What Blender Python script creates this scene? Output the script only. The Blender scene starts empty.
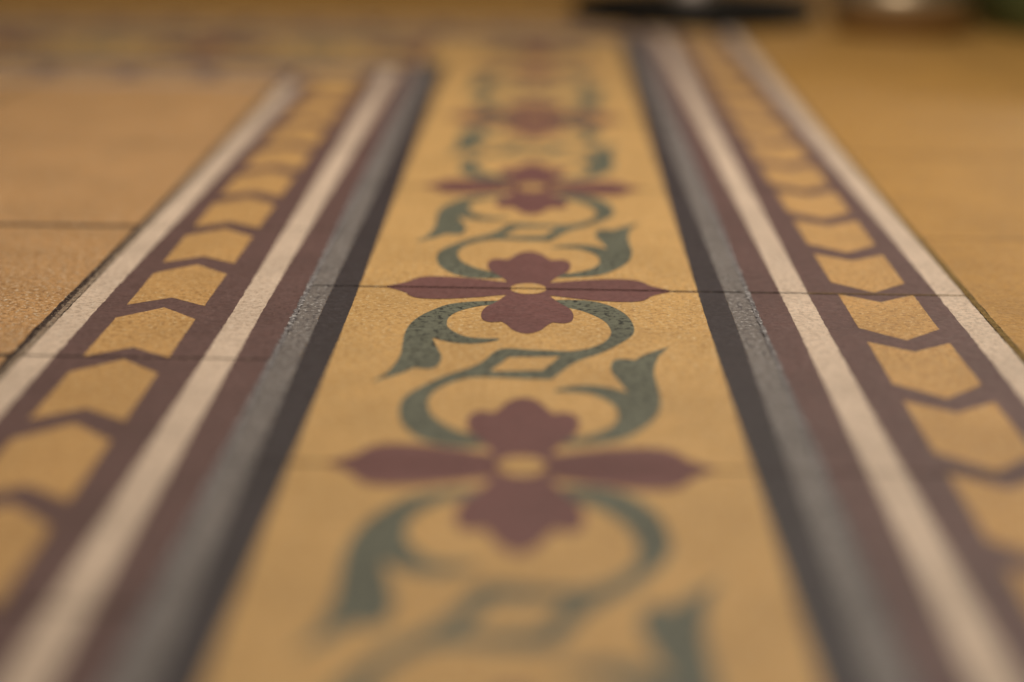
import bpy, bmesh, math, random
from mathutils import Vector, Matrix, noise

random.seed(7)
C = bpy.context.scene.collection
S = bpy.context.scene

# ------------------------------------------------------------------ colour
def lin(r, g, b):
    f = lambda v: v / 12.92 if v <= .04045 else ((v + .055) / 1.055) ** 2.4
    return (f(r / 255), f(g / 255), f(b / 255))

LAMP = (1.0, 0.91, 0.78)
def alb(r, g, b, k=1.0):
    c = lin(r, g, b)
    return tuple(min(.9, k * c[i] / LAMP[i]) for i in range(3))

# ------------------------------------------------------------------ materials
def cement(name, base, light=None, dark=None, light_amt=.25, dark_amt=.25, dark_scale=420, rough=.5,
           bump=.35, spec=.35, mott=.10, grain=.16):
    """worn pressed-cement pigment: broad mottling, fine grain, pale sand specks, dark pits"""
    m = bpy.data.materials.new(name); m.use_nodes = True
    nt = m.node_tree; N = nt.nodes; L = nt.links
    b = N['Principled BSDF']
    tc = N.new('ShaderNodeTexCoord')
    def nz(scale, detail=3, rgh=.6):
        n = N.new('ShaderNodeTexNoise'); n.inputs['Scale'].default_value = scale
        n.inputs['Detail'].default_value = detail; n.inputs['Roughness'].default_value = rgh
        L.new(tc.outputs['Object'], n.inputs['Vector']); return n.outputs['Fac']
    def ramp(src, a, c):
        r = N.new('ShaderNodeMapRange'); r.interpolation_type = 'SMOOTHSTEP'
        r.inputs['From Min'].default_value = a; r.inputs['From Max'].default_value = c
        L.new(src, r.inputs['Value']); return r.outputs['Result']
    def mul(src, k):
        r = N.new('ShaderNodeMath'); r.operation = 'MULTIPLY'; L.new(src, r.inputs[0]); r.inputs[1].default_value = k
        return r.outputs[0]
    def mix(fac, A, B, mode='MIX'):
        x = N.new('ShaderNodeMix'); x.data_type = 'RGBA'; x.blend_type = mode
        if isinstance(fac, float): x.inputs[0].default_value = fac
        else: L.new(fac, x.inputs[0])
        for sock, v in ((x.inputs[6], A), (x.inputs[7], B)):
            if isinstance(v, tuple): sock.default_value = (*v, 1)
            else: L.new(v, sock)
        return x.outputs[2]
    light = light or tuple(min(.9, v * 1.5 + .05) for v in base)
    dark = dark or tuple(v * .42 for v in base)
    lo = tuple(v * (1 - mott) for v in base); hi = tuple(min(.9, v * (1 + mott)) for v in base)
    col = mix(ramp(nz(22, 4), .3, .7), lo, hi)
    col = mix(mul(ramp(nz(300, 4, .75), .44, .62), grain * 2), col, dark)
    col = mix(mul(ramp(nz(dark_scale, 2), .54, .60), dark_amt * 2), col, dark)
    col = mix(mul(ramp(nz(480, 3, .7), .56, .63), light_amt * 2), col, light)
    L.new(col, b.inputs['Base Color'])
    rr = N.new('ShaderNodeMapRange'); L.new(nz(160, 3), rr.inputs['Value'])
    rr.inputs['From Min'].default_value = .3; rr.inputs['From Max'].default_value = .7
    rr.inputs['To Min'].default_value = rough - .08; rr.inputs['To Max'].default_value = rough + .1
    L.new(rr.outputs['Result'], b.inputs['Roughness'])
    b.inputs['Specular IOR Level'].default_value = spec
    bp = N.new('ShaderNodeBump'); bp.inputs['Strength'].default_value = bump; bp.inputs['Distance'].default_value = .0012
    add = N.new('ShaderNodeMath'); add.operation = 'ADD'
    L.new(nz(450, 4, .75), add.inputs[0]); L.new(mul(nz(260, 2), .9), add.inputs[1])
    L.new(add.outputs[0], bp.inputs['Height']); L.new(bp.outputs['Normal'], b.inputs['Normal'])
    return m

def solid(name, base, rough=.4, metal=0.0, spec=.5, var=.1, scale=60):
    m = bpy.data.materials.new(name); m.use_nodes = True
    nt = m.node_tree; N = nt.nodes; L = nt.links; b = N['Principled BSDF']
    tc = N.new('ShaderNodeTexCoord'); n = N.new('ShaderNodeTexNoise'); n.inputs['Scale'].default_value = scale
    L.new(tc.outputs['Object'], n.inputs['Vector'])
    x = N.new('ShaderNodeMix'); x.data_type = 'RGBA'; L.new(n.outputs['Fac'], x.inputs[0])
    x.inputs[6].default_value = (*[v * (1 - var) for v in base], 1)
    x.inputs[7].default_value = (*[min(1, v * (1 + var)) for v in base], 1)
    L.new(x.outputs[2], b.inputs['Base Color'])
    b.inputs['Roughness'].default_value = rough; b.inputs['Metallic'].default_value = metal
    b.inputs['Specular IOR Level'].default_value = spec
    return m

YELLOW = cement('yellow_cement', alb(207, 159, 94), dark=alb(158, 110, 58), light=alb(230, 200, 148), light_amt=.32, dark_amt=.3, bump=.5)
MAROON = cement('maroon_cement', alb(118, 76, 70), light=alb(160, 120, 108), light_amt=.10, dark_amt=.15, bump=.25)
BROWN = cement('brown_maroon_cement', alb(105, 76, 69), light=alb(150, 120, 106), light_amt=.12, dark_amt=.18, bump=.3)
GREEN = cement('green_cement', alb(108, 106, 86), dark=alb(36, 38, 34), light=alb(140, 140, 112), dark_amt=.46, dark_scale=360, light_amt=.12, mott=.14)
BLACK = cement('charcoal_cement', alb(60, 51, 51), light=alb(110, 98, 96), light_amt=.12, dark_amt=.15, bump=.3)
GREY = cement('grey_cement', alb(122, 110, 100), dark=alb(66, 58, 58), light=alb(184, 174, 162), light_amt=.42, dark_amt=.4, mott=.14, bump=.5)
WHITE = cement('cream_cement', alb(218, 188, 158), dark=alb(140, 112, 88), light=alb(235, 215, 190), light_amt=.2, dark_amt=.2)
TAN = cement('tan_cement', alb(204, 151, 94), dark=alb(124, 80, 44), light=alb(240, 214, 176), light_amt=.4, dark_amt=.3, bump=.9, rough=.36)
AMBER = cement('amber_cement', alb(200, 150, 88), dark=alb(148, 102, 54), light=alb(228, 194, 140), light_amt=.32, dark_amt=.3, bump=.5)
OCHRE = cement('ochre_cement', alb(184, 134, 66), dark=alb(134, 88, 40), light=alb(214, 174, 110), light_amt=.18, dark_amt=.22)
UMBER = cement('umber_cement', alb(120, 82, 46), dark=alb(70, 44, 26))
GROUT = cement('dark_grout', alb(74, 58, 50), dark=alb(34, 28, 26), light=alb(150, 128, 104), light_amt=.4, rough=.9, spec=.1, bump=.8)
MORTAR = cement('pale_mortar', alb(128, 118, 112), dark=alb(62, 54, 54), light=alb(206, 196, 184), light_amt=.45, dark_amt=.45, dark_scale=500, rough=.8, bump=.9)
SANDY = cement('sandy_mortar', alb(150, 124, 98), dark=alb(70, 56, 46), light=alb(214, 190, 160), light_amt=.4, dark_amt=.4, dark_scale=420, rough=.8, bump=.9)
OLIVE = cement('olive_grout', alb(132, 102, 56), dark=alb(78, 62, 36), light=alb(180, 150, 96), rough=.85, spec=.15, bump=.6)
MATS = [YELLOW, AMBER, MAROON, BROWN, GREEN, BLACK, GREY, WHITE, TAN, OCHRE, UMBER, GROUT, MORTAR, SANDY, OLIVE]
IDX = {m.name: i for i, m in enumerate(MATS)}

# ------------------------------------------------------------------ object helpers
def link(name, bm, mats, parent=None, smooth=False):
    me = bpy.data.meshes.new(name)
    bm.normal_update(); bm.to_mesh(me); bm.free()
    for m in mats: me.materials.append(m)
    if smooth:
        for p in me.polygons: p.use_smooth = True
    o = bpy.data.objects.new(name, me); C.objects.link(o)
    if parent: o.parent = parent
    return o

def thing(name, label, cat, loc, rz=0):
    o = bpy.data.objects.new(name, None); C.objects.link(o)
    o.location = loc; o.rotation_euler.z = rz; o.empty_display_size = .05
    o['label'] = label; o['category'] = cat
    return o

def lathe(prof, seg=96):
    bm = bmesh.new(); rings = []
    for r, z in prof:
        if r < 1e-6: rings.append([bm.verts.new((0, 0, z))])
        else: rings.append([bm.verts.new((r * math.cos(2 * math.pi * i / seg), r * math.sin(2 * math.pi * i / seg), z)) for i in range(seg)])
    for a, b in zip(rings, rings[1:]):
        for i in range(seg):
            j = (i + 1) % seg
            if len(a) == 1 and len(b) == 1: continue
            if len(a) == 1: bm.faces.new((a[0], b[j], b[i]))
            elif len(b) == 1: bm.faces.new((a[i], a[j], b[0]))
            else: bm.faces.new((a[i], a[j], b[j], b[i]))
    bmesh.ops.recalc_face_normals(bm, faces=bm.faces)
    return bm

# ------------------------------------------------------------------ tile pattern geometry
def mm(*xy): return [(xy[i] / 1000, xy[i + 1] / 1000) for i in range(0, len(xy), 2)]

def catmull(pts, n=5, corners=()):
    """closed smooth outline through pts; indices in corners stay sharp"""
    out = []; k = len(pts)
    for i in range(k):
        p1 = pts[i]; p2 = pts[(i + 1) % k]
        p0 = p1 if i in corners else pts[i - 1]
        p3 = p2 if (i + 1) % k in corners else pts[(i + 2) % k]
        for s in range(n):
            t = s / n; t2 = t * t; t3 = t2 * t
            out.append(tuple(.5 * (2 * p1[a] + (p2[a] - p0[a]) * t + (2 * p0[a] - 5 * p1[a] + 4 * p2[a] - p3[a]) * t2
                                   + (3 * p1[a] - p0[a] - 3 * p2[a] + p3[a]) * t3) for a in (0, 1)))
    return out

def clip(poly, axis, val, keep_less):
    out = []
    ins = lambda p: (p[axis] <= val) if keep_less else (p[axis] >= val)
    for i in range(len(poly)):
        a = poly[i - 1]; b = poly[i]
        if ins(a) != ins(b):
            t = (val - a[axis]) / (b[axis] - a[axis])
            out.append((a[0] + (b[0] - a[0]) * t, a[1] + (b[1] - a[1]) * t))
        if ins(b): out.append(b)
    return out

def dense(poly, step=.004):
    out = []
    for i in range(len(poly)):
        a = poly[i]; b = poly[(i + 1) % len(poly)]
        d = math.hypot(b[0] - a[0], b[1] - a[1]); n = max(1, int(d / step))
        for s in range(n): out.append((a[0] + (b[0] - a[0]) * s / n, a[1] + (b[1] - a[1]) * s / n))
    return out

def ragged(poly, amp, step=.004, fr=260):
    out = []
    for x, y in dense(poly, step):
        v = Vector((x * fr, y * fr, 3.1))
        out.append((x + amp * noise.noise(v), y + amp * noise.noise(v + Vector((11.3, 5.2, 0)))))
    return out

D = .2407       # length of one tile in the pattern's own drawing
# right-hand S-scroll with its crossing bars, drawn in the tile x in [-0.1, 0.1], y in [-D, 0]
SCROLL = mm(8, -20.5, 18, -18.4, 27.5, -19.8, 36, -27, 42.8, -42, 45.4, -60, 44.4, -75, 38, -90.3, 30.1, -103.7, 22.8, -112.5, 17.1, -122.5,
            10.3, -141.0, -2, -140.4, -18, -139.4, -25.3, -144, -31.6, -153, -34.8, -163, -35.4, -174, -33, -187, -27, -199, -19.7, -207, -8, -213,
            -8, -220.2, -18, -222.3, -27.5, -220.9, -36, -213.7, -42.8, -198.7, -45.4, -180.7, -44.4, -165.7, -38, -150.4, -30.1, -137, -22.8, -128.2, -17.1, -118.2,
            -10.3, -99.7, 2, -100.3, 18, -101.3, 25.3, -96.7, 31.6, -87.7, 34.8, -77.7, 35.4, -66.7, 33, -53.7, 27, -41.7, 19.7, -33.7, 8, -27.7)
SCROLL = [(x, min(y, -.0) ) for x, y in SCROLL]
SC_CORN = (0, 11, 12, 22, 23, 34, 35, 45)
HOLE = mm(-6.8, -111.8, 13.8, -109.2, 6.8, -128.9, -13.8, -131.5)
# left acanthus leaf with its tendril
LEAF = mm(-12, -22, -25.6, -24.6, -35, -30, -41.5, -40, -46.6, -51.5, -49.7, -64, -50.9, -79, -50.6, -95, -50.3, -110, -51.8, -125, -54, -136, -58.8, -148.5,
          -51.5, -140.5, -46.6, -134, -43.6, -128, -39.5, -129.6, -35.6, -128, -33.9, -121, -33.8, -111, -36, -100, -39, -84.5,
          -32.5, -90.3, -25.6, -92.8, -18.5, -91.8, -11.6, -87, -11.4, -84, -18, -84.2, -24.5, -82.3, -30, -75.5, -33.4, -67.5, -34.2, -59.5, -33.8, -52, -31.3, -44, -27, -37.5, -20.5, -31.5, -12, -28)
LF_CORN = (0, 11, 14, 20, 24, 25, 35)
# flower halves: lobe below the joint (y<0), lobe above is its mirror
LOBE = mm(10.2, 0, 9.8, -12, 13.6, -23.5, 18.2, -33.5, 20.0, -44, 19.2, -54.5, 15.8, -58.8, 11, -57.5, 8.8, -62, 5.6, -71, 0, -76.2, -5.6, -71, -8.8, -62, -11, -57.5,
          -15.8, -58.8, -19.2, -54.5, -20.0, -44, -18.2, -33.5, -13.6, -23.5, -9.8, -12, -10.2, 0)
PETAL = mm(6, 0, 8, -11.2, 14, -13.2, 22, -16.6, 32, -19.6, 42, -21.0, 49.5, -19.6, 53.5, -15.2, 55.5, -10.4, 60, -5.4, 66.3, 0)

class Course:
    """one course of tiles: slabs and the pigment laid in their faces, in one mesh"""
    def __init__(self): self.bm = bmesh.new()
    def poly(self, pts, z, mat, mp=lambda x, y: (x, y)):
        vs = []
        for x, y in pts:
            X, Y = mp(x, y); vs.append(self.bm.verts.new((X, Y, z(X, Y) if callable(z) else z)))
        if len(vs) < 3: return
        f = self.bm.faces.new(vs); f.normal_update()
        if f.normal.z < 0: f.normal_flip()
        f.material_index = IDX[mat.name]
        bmesh.ops.triangulate(self.bm, faces=[f])
    def slab(self, x0, x1, y0, y1, mat, tilt, gap=.0004, rag=.0003):
        a, b, c, d = x0 + gap, x1 - gap, y0 + gap, y1 - gap
        ring = ragged([(a, c), (b, c), (b, d), (a, d)], rag, .006)
        cx, cy = (a + b) / 2, (c + d) / 2
        top = [self.bm.verts.new((cx + (x - cx) * (1 - .0007 / (b - a) * 2), cy + (y - cy) * (1 - .0007 / (d - c) * 2), tilt(x, y))) for x, y in ring]
        shl = [self.bm.verts.new((x, y, tilt(x, y) - .0004)) for x, y in ring]
        bot = [self.bm.verts.new((x, y, -.014)) for x, y in ring]
        n = len(ring)
        f = self.bm.faces.new(top); f.material_index = IDX[mat.name]; fs = [f]
        for A, B in ((top, shl), (shl, bot)):
            for i in range(n):
                j = (i + 1) % n
                g = self.bm.faces.new((A[i], B[i], B[j], A[j])); g.material_index = IDX['dark_grout']
        bmesh.ops.triangulate(self.bm, faces=fs)
    def done(self, name, parent): return link(name, self.bm, MATS, parent)

def tilt_fn(cx, cy, amt=.00022):
    a = random.uniform(-amt, amt) * 4; b = random.uniform(-amt, amt) * 4; z0 = random.uniform(-amt, amt) * .5
    return lambda x, y: z0 + a * (x - cx) + b * (y - cy)

LAY = .00005
AX, BX = .0774, .0894   # yellow field / charcoal line / grey line

def scroll_tile(c, place, x0, x1, y0, y1, slots=(True, True)):
    """place maps the drawing (x in +-.1, y in -D..0) onto the floor"""
    t = tilt_fn((x0 + x1) / 2, (y0 + y1) / 2)
    z = lambda k: (lambda X, Y: t(X, Y) + LAY * k)
    c.slab(x0, x1, y0, y1, YELLOW, t)
    e = .0007
    for s in (1, -1):
        c.poly(ragged([(s * AX, -e), (s * BX, -e), (s * BX, -D + e), (s * AX, -D + e)], .0004), z(1), BLACK, place)
        c.poly(ragged([(s * BX, -e), (s * (.1 - e), -e), (s * (.1 - e), -D + e), (s * BX, -D + e)], .0006), z(2), GREY, place)
    rot = lambda p: [(-x, -D - y) for x, y in p]
    c.poly(catmull(SCROLL, 5, SC_CORN), z(1), GREEN, place)
    c.poly(ragged(HOLE, .0003), z(2), YELLOW, place)
    lf = catmull(LEAF, 5, LF_CORN)
    c.poly(lf, z(1.5), GREEN, place); c.poly(rot(lf), z(1.5), GREEN, place)
    for half in (lambda p: p, rot):
        c.poly(clip(half(catmull(LOBE, 5, (0, 1, 7, 13, 19, 20))), 1, -e, True) if half is not rot else clip(half(catmull(LOBE, 5, (0, 1, 7, 13, 19, 20))), 1, -D + e, False), z(3), MAROON, place)
        for s in (1, -1):
            pt = [(s * x, y) for x, y in catmull(PETAL, 4, (0, 1, 10))]
            pt = half(pt)
            pt = clip(pt, 1, -e, True) if half is not rot else clip(pt, 1, -D + e, False)
            c.poly(pt, z(3.5), MAROON, place)
        ov = half([(.0082 * math.cos(q), .0098 * math.sin(q)) for q in [math.pi + math.pi * i / 16 for i in range(17)]])
        ov = clip(ov, 1, -e, True) if half is not rot else clip(ov, 1, -D + e, False)
        c.poly(ov, z(5), YELLOW, place)

def band_tile(c, place, x0, x1, y0, y1):
    """drawing: u 0 (scroll side) .. .1 (field side), v -D..0, arrows pointing to -v"""
    t = tilt_fn((x0 + x1) / 2, (y0 + y1) / 2)
    z = lambda k: (lambda X, Y: t(X, Y) + LAY * k)
    c.slab(x0, x1, y0, y1, BROWN, t)
    e = .0007
    for u0, u1 in ((.0150, .0277), (.0868, .1 - e)):
        c.poly(ragged([(u0, -e), (u1, -e), (u1, -D + e), (u0, -D + e)], .0006, .003, 330), z(1), WHITE, place)
    for i in range(3):
        v = -.0585 - .0803 * i
        h = [(.0415, v), (.0586, v - .0185), (.0757, v), (.0757, v + .0585), (.0586, v + .0445), (.0415, v + .0585)]
        h = clip(clip(h, 1, -e, True), 1, -D + e, False)
        c.poly(ragged(h, .0004), z(1), AMBER, place)

# ------------------------------------------------------------------ the floor
YJ = [-.7222, -.4815, -.2407, 0, .2407, .495, .765]     # cross joints of the scroll course
floor = None
bed = bmesh.new()
def quad(bm, x0, x1, y0, y1, z, mi):
    vs = [bm.verts.new(p) for p in ((x0, y0, z), (x1, y0, z), (x1, y1, z), (x0, y1, z))]
    f = bm.faces.new(vs); f.material_index = mi
for (a, b) in (((-2.2, -1.3), (2.4, 3.2)),):
    quad(bed, a[0], b[0], a[1], b[1], -.0012, IDX['dark_grout'])
    vs = [(a[0], a[1]), (b[0], a[1]), (b[0], b[1]), (a[0], b[1])]
    top = [bed.verts.new((x, y, -.0012)) for x, y in vs]; low = [bed.verts.new((x, y, -.06)) for x, y in vs]
    for i in range(4):
        f = bed.faces.new((top[i], low[i], low[(i + 1) % 4], top[(i + 1) % 4])); f.material_index = IDX['dark_grout']
    f = bed.faces.new(low[::-1]); f.material_index = IDX['dark_grout']
def ribbon(x0, x1, y0, y1, z, mat, amp):
    """mortar smeared flush into a joint"""
    pts = ragged([(x0, y0), (x1, y0), (x1, y1), (x0, y1)], amp, .002, 420)
    f = bed.faces.new([bed.verts.new((x, y, z)) for x, y in pts]); f.normal_update()
    if f.normal.z < 0: f.normal_flip()
    f.material_index = IDX[mat.name]
    bmesh.ops.triangulate(bed, faces=[f])
# pale mortar along both sides of the scroll course, dark ragged joint on the left field, olive joint on the right
ribbon(-.1013, -.0992, -.722, .765, .00035, MORTAR, .0011)
ribbon(.0992, .1011, -.722, 1.0, .00035, MORTAR, .0009)
ribbon(-.2042, -.2021, -.722, .645, .00005, GROUT, .0016)
ribbon(-.2022, -.1998, -.722, .645, .00012, SANDY, .0010)
ribbon(.2000, .2026, -.722, 1.125, -.00015, OLIVE, .0010)
ribbon(.128, .202, -.0006, .0006, .00018, OLIVE, .0004)
ribbon(-2.2, -.2, .1162, .1222, .00010, GROUT, .0006)
ribbon(-2.2, -.2, -.1220, -.1185, .00010, GROUT, .0006)
floor = link('floor', bed, MATS)
floor['kind'] = 'structure'; floor['label'] = 'old patterned cement tile floor with a scroll border turning left at the far end'

# scroll course: up the middle, corner tile, then away to the left
YC0, YC1 = YJ[-1], 1.005
c = Course()
for y0, y1 in zip(YJ, YJ[1:]):
    k = (y1 - y0) / D
    scroll_tile(c, (lambda y1, k: (lambda x, y: (x, y1 + y * k)))(y1, k), -.1, .1, y0, y1)
# corner tile
t = tilt_fn(0, (YC0 + YC1) / 2)
zz = lambda k: (lambda X, Y: t(X, Y) + LAY * k)
c.slab(-.1, .1, YC0, YC1, YELLOW, t)
ycc = (YC0 + YC1) / 2; ky = 1.2035
for u0, u1, m in ((AX, BX, BLACK), (BX, .0988, GREY)):
    c.poly([(u0, YC0 + .001), (u1, YC0 + .001), (u1, ycc + u1 * ky), (-.0988, ycc + u1 * ky), (-.0988, ycc + u0 * ky), (u0, ycc + u0 * ky)], zz(1), m)
c.poly([(-.0988, YC0 + .001), (-AX, YC0 + .001), (-AX, ycc - AX * ky), (-.0988, ycc - AX * ky)], zz(1), BLACK)
c.poly([(-.0988, YC0 + .001), (-BX, YC0 + .001), (-BX, ycc - BX * ky), (-.0988, ycc - BX * ky)], zz(2), GREY)
for q in range(4):
    cs, sn = round(math.cos(q * math.pi / 2)), round(math.sin(q * math.pi / 2))
    sh = catmull(LOBE, 5, (0, 1, 7, 13, 19, 20))
    c.poly(sh, zz(3), MAROON, (lambda cs, sn: (lambda x, y: (.85 * (x * cs - y / ky * sn), ycc + .85 * ky * (x * sn + y / ky * cs))))(cs, sn))
    ring = [((.05 + .006 * s * math.sin(6 * a)) * math.cos(a), (.05 + .006 * s * math.sin(6 * a)) * math.sin(a)) for s in (1,) for a in [.25 + .05 * i for i in range(22)]]
    inner = [(x * .8, y * .8) for x, y in ring[::-1]]
    c.poly(ring + inner, zz(2), GREEN, (lambda cs, sn: (lambda x, y: (x * cs - y * sn, ycc + ky * (x * sn + y * cs))))(cs, sn))
# course running left
for i in range(8):
    x1 = -.1 - .2 * i; x0 = x1 - .2
    scroll_tile(c, (lambda x0: (lambda x, y: (x0 - y / D * .2, ycc + x * ky)))(x0), x0, x1, YC0, YC1)
o = c.done('scroll_border', floor)
o['label'] = 'course of yellow tiles with maroon flowers and green scrolls between black and grey lines'

# arrow bands on both sides
mids = [-.6019, -.3611, -.1204, .1204, .368, .645]
c = Course()
for y0, y1 in zip(mids, mids[1:]):
    k = (y1 - y0) / D
    band_tile(c, (lambda y0, k: (lambda u, v: (-.1 - u, y0 - v * k)))(y0, k), -.2, -.1, y0, y1)
def corner(c, x0, x1, y0, y1, sgn):
    """mitred corner tile of a band; sgn +1: outer corner up-right, -1: inner corner down-left"""
    t = tilt_fn(x0, y0); z = lambda k: (lambda X, Y: t(X, Y) + LAY * k)
    c.slab(x0, x1, y0, y1, BROWN, t)
    if sgn > 0: P = lambda u, v: (x0 + u, y0 + v * 1.2)
    else: P = lambda u, v: (x1 - u, y1 - v * 1.2)
    for a, b in ((.015, .0277), (.0868, .099)):
        c.poly([(a, .001), (b, .001), (b, b), (.001, b), (.001, a), (a, a)], z(1), WHITE, P)
    c.poly([(.0415, .006), (.0757, .006), (.0757, .0757), (.006, .0757), (.006, .0415), (.0415, .0415)], z(1), YELLOW, P)
# inner corner: the field-side white stripe turns left where the band meets the crossing band
t_ = tilt_fn(-.15, .7); z_ = lambda k: (lambda X, Y: t_(X, Y) + LAY * k)
c.slab(-.2, -.1, .645, YC0, BROWN, t_)
H = YC0 - .645; kk = H / .1
PI = lambda u, v: (-.1 - u, YC0 - v * kk)       # u from scroll course outward, v from crossing scroll course outward
for a, b in ((.015, .0277), (.0868, .099)):
    c.poly([(a, .099), (b, .099), (b, b), (.099, b), (.099, a), (a, a)], z_(1), WHITE, PI)
c.poly([(.0415, .096), (.0757, .096), (.0757, .0757), (.096, .0757), (.096, .0415), (.0415, .0415)], z_(1), YELLOW, PI)
for i in range(8):
    x1 = -.2 - .2 * i; x0 = x1 - .2
    band_tile(c, (lambda x0: (lambda u, v: (x0 - v / D * .2, YC0 - u * kk)))(x0), x0, x1, .645, YC0)
o = c.done('arrow_band', floor)
o['label'] = 'left arrow band, its yellow arrowheads pointing away between two cream stripes'

c = Course()
YR = [y for y in YJ] + [YC1]
for y0, y1 in zip(YR, YR[1:]):
    k = (y1 - y0) / D
    band_tile(c, (lambda y1, k: (lambda u, v: (.1 + u, y1 + v * k)))(y1, k), .1, .2, y0, y1)
corner(c, .1, .2, YC1, YC1 + .12, 1)
for i in range(9):
    x1 = .1 - .2 * i; x0 = x1 - .2
    band_tile(c, (lambda x1: (lambda u, v: (x1 + v / D * .2, YC1 + u * 1.2)))(x1), x0, x1, YC1, YC1 + .12)
o = c.done('arrow_band', floor)
o['label'] = 'right arrow band, its yellow arrowheads pointing at the viewer between two cream stripes'

# plain fields
c = Course()
ys = [-.8426, -.6019, -.3611, -.1204, .1204, .368, .645]
for y0, y1 in zip(ys, ys[1:]):
    for i in range(9):
        x1 = -.2035 - .2 * i
        c.slab(x1 - .2, x1, y0, y1, TAN, tilt_fn(x1 - .1, (y0 + y1) / 2), .0007 if i else .001, .0009)
o = c.done('plain_field', floor); o['label'] = 'plain rough tan tiles left of the border'
c = Course()
ys = [-.8426, -.6019, -.3611, -.1204, .1204, .368, .63, .885, 1.125]
for y0, y1 in zip(ys, ys[1:]):
    for i in range(10):
        x0 = .2018 + .2 * i
        c.slab(x0, x0 + .2, y0, y1, OCHRE, tilt_fn(x0 + .1, (y0 + y1) / 2), .0003, .0004)
for r in range(8):
    y0 = 1.125 + .24 * r
    for i in range(21):
        x0 = -2.0 + .2 * i
        c.slab(x0, x0 + .2, y0, y0 + .24, OCHRE, tilt_fn(x0 + .1, y0 + .12), .0003, .0004)
o = c.done('plain_field', floor); o['label'] = 'plain smooth ochre tiles right of the border and beyond it'

# ------------------------------------------------------------------ things standing on the floor behind
BLK = solid('black_enamel', (.004, .0038, .0035), .6, spec=.15)
STEEL = solid('satin_steel', (.62, .54, .50), .45, 1.0)
CHROME = solid('polished_metal', (.40, .31, .21), .42, 1.0)
RUBBER = solid('black_rubber', (.01, .01, .01), .7)
GRN = solid('dark_green_glaze', (.12, .17, .075), .5, var=.25)
SOIL = solid('soil', (.03, .02, .012), .95, var=.5, scale=200)
WOODT = solid('dark_wood', (.08, .045, .022), .5, var=.3, scale=25)

t = thing('pedestal_table', 'round black pedestal base with a grey post at the top of the picture', 'table', (.165, 1.196, 0.0006))
link('base', lathe([(0, 0), (.126, 0), (.130, .003), (.131, .012), (.128, .018), (.116, .021), (.05, .022), (.03, .023), (0, .023)]), [BLK], t, True)
o = link('post', lathe([(0, .018), (.026, .018), (.027, .022), (.025, .034), (.0215, .040), (.0215, .69), (0, .69)], 48), [STEEL], t, True); o['label'] = 'grey steel post'
link('table_top', lathe([(0, .69), (.05, .69), (.26, .70), (.28, .705), (.28, .722), (.275, .726), (0, .726)]), [WOODT], t, True)

t = thing('stool', 'shiny domed metal base standing right of the black pedestal base', 'stool', (.368, 1.086, 0.0006))
link('base', lathe([(0, 0), (.056, 0), (.063, .003), (.069, .011), (.0725, .022), (.073, .034), (.071, .042), (.065, .049), (.054, .054), (.038, .058), (.028, .064), (.026, .072), (0, .072)]), [CHROME], t, True)
link('post', lathe([(0, .06), (.025, .06), (.025, .42), (0, .42)], 48), [CHROME], t, True)
link('seat', lathe([(0, .41), (.11, .41), (.135, .425), (.14, .44), (.135, .455), (.1, .465), (0, .467)]), [BLK], t, True)

t = thing('plant_pot', 'dark green pot cut off by the top right corner of the picture', 'pot', (.570, 1.145, 0.0006))
link('pot', lathe([(0, 0), (.105, 0), (.112, .004), (.15, .20), (.15, .2), (.14, .2), (.137, .175), (0, .172)]), [GRN], t, True)
link('rim', lathe([(.147, .188), (.158, .190), (.161, .198), (.158, .208), (.147, .210), (.139, .206), (.138, .19), (.147, .188)]), [GRN], t, True)
link('soil', lathe([(0, .183), (.06, .184), (.136, .178), (.136, .170), (0, .170)]), [SOIL], t, True)

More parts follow.
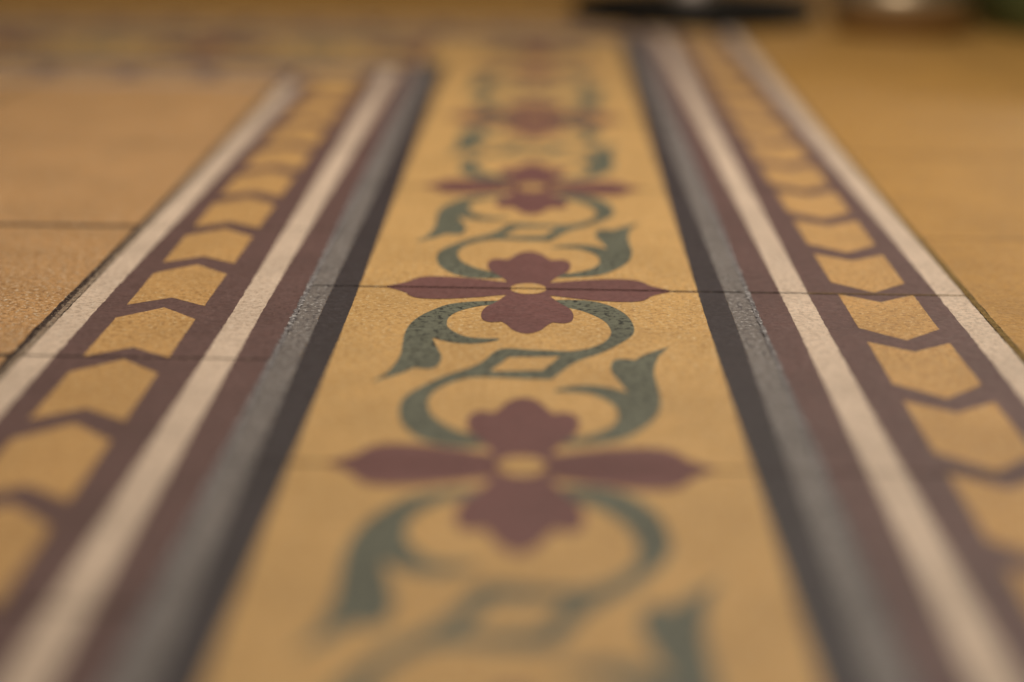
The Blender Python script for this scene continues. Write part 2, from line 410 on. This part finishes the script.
# ------------------------------------------------------------------ wall far behind
PLASTER = solid('plaster', lin(196, 176, 146), .8, spec=.2, var=.05, scale=6)
def box(x0, x1, y0, y1, z0, z1, bev=.004):
    bm = bmesh.new(); bmesh.ops.create_cube(bm, size=1)
    for v in bm.verts: v.co = ((x0 + x1) / 2 + v.co.x * (x1 - x0), (y0 + y1) / 2 + v.co.y * (y1 - y0), (z0 + z1) / 2 + v.co.z * (z1 - z0))
    bmesh.ops.bevel(bm, geom=bm.edges[:], offset=bev, segments=2, affect='EDGES')
    return bm
link('wall_back', box(-2.2, 2.4, 3.2, 3.32, -.06, 2.7), [PLASTER])['kind'] = 'structure'
link('baseboard_back', box(-2.2, 2.4, 3.183, 3.2, .001, .12), [WOODT])['kind'] = 'structure'

# ------------------------------------------------------------------ light
w = bpy.data.worlds.new('room_light'); S.world = w; w.use_nodes = True
bg = w.node_tree.nodes['Background']; bg.inputs[0].default_value = (1.0, .82, .58, 1); bg.inputs[1].default_value = .18
def area(name, loc, target, size, power, col=LAMP):
    l = bpy.data.lights.new(name, 'AREA'); l.shape = 'DISK'; l.size = size; l.energy = power; l.color = col
    o = bpy.data.objects.new(name, l); C.objects.link(o); o.location = loc
    o.rotation_euler = (Vector(target) - Vector(loc)).to_track_quat('-Z', 'Y').to_euler()
    return o
area('hanging_lamp', (.08, .28, 1.16), (.08, .28, 0), .3, 11.6)
area('wall_lamp', (1.4, 3.05, 1.3), (.3, .5, 0), .4, 5)

# ------------------------------------------------------------------ camera
px, py, pz = .00466, -.82558, .20938
pitch, yaw, roll = .2765, .01431, .01235
cy, sy, cp, sp = math.cos(yaw), math.sin(yaw), math.cos(pitch), math.sin(pitch)
f = Vector((-sy * cp, cy * cp, -sp)); r = Vector((cy, sy, 0)); u = r.cross(f)
R, U = math.cos(roll) * r + math.sin(roll) * u, -math.sin(roll) * r + math.cos(roll) * u
cam = bpy.data.cameras.new('camera'); co = bpy.data.objects.new('camera', cam); C.objects.link(co)
M = Matrix(((R.x, U.x, -f.x, px), (R.y, U.y, -f.y, py), (R.z, U.z, -f.z, pz), (0, 0, 0, 1)))
co.matrix_world = M
cam.sensor_width = 36; cam.lens = 1859.53 / 1024 * 36; cam.clip_start = .02
cam.dof.use_dof = True; cam.dof.focus_distance = .812; cam.dof.aperture_fstop = 2.4
S.camera = co
S.view_settings.view_transform = 'Standard'; S.view_settings.look = 'None'
S.view_settings.exposure = .12; S.view_settings.gamma = 1; S.view_settings.use_curve_mapping = False
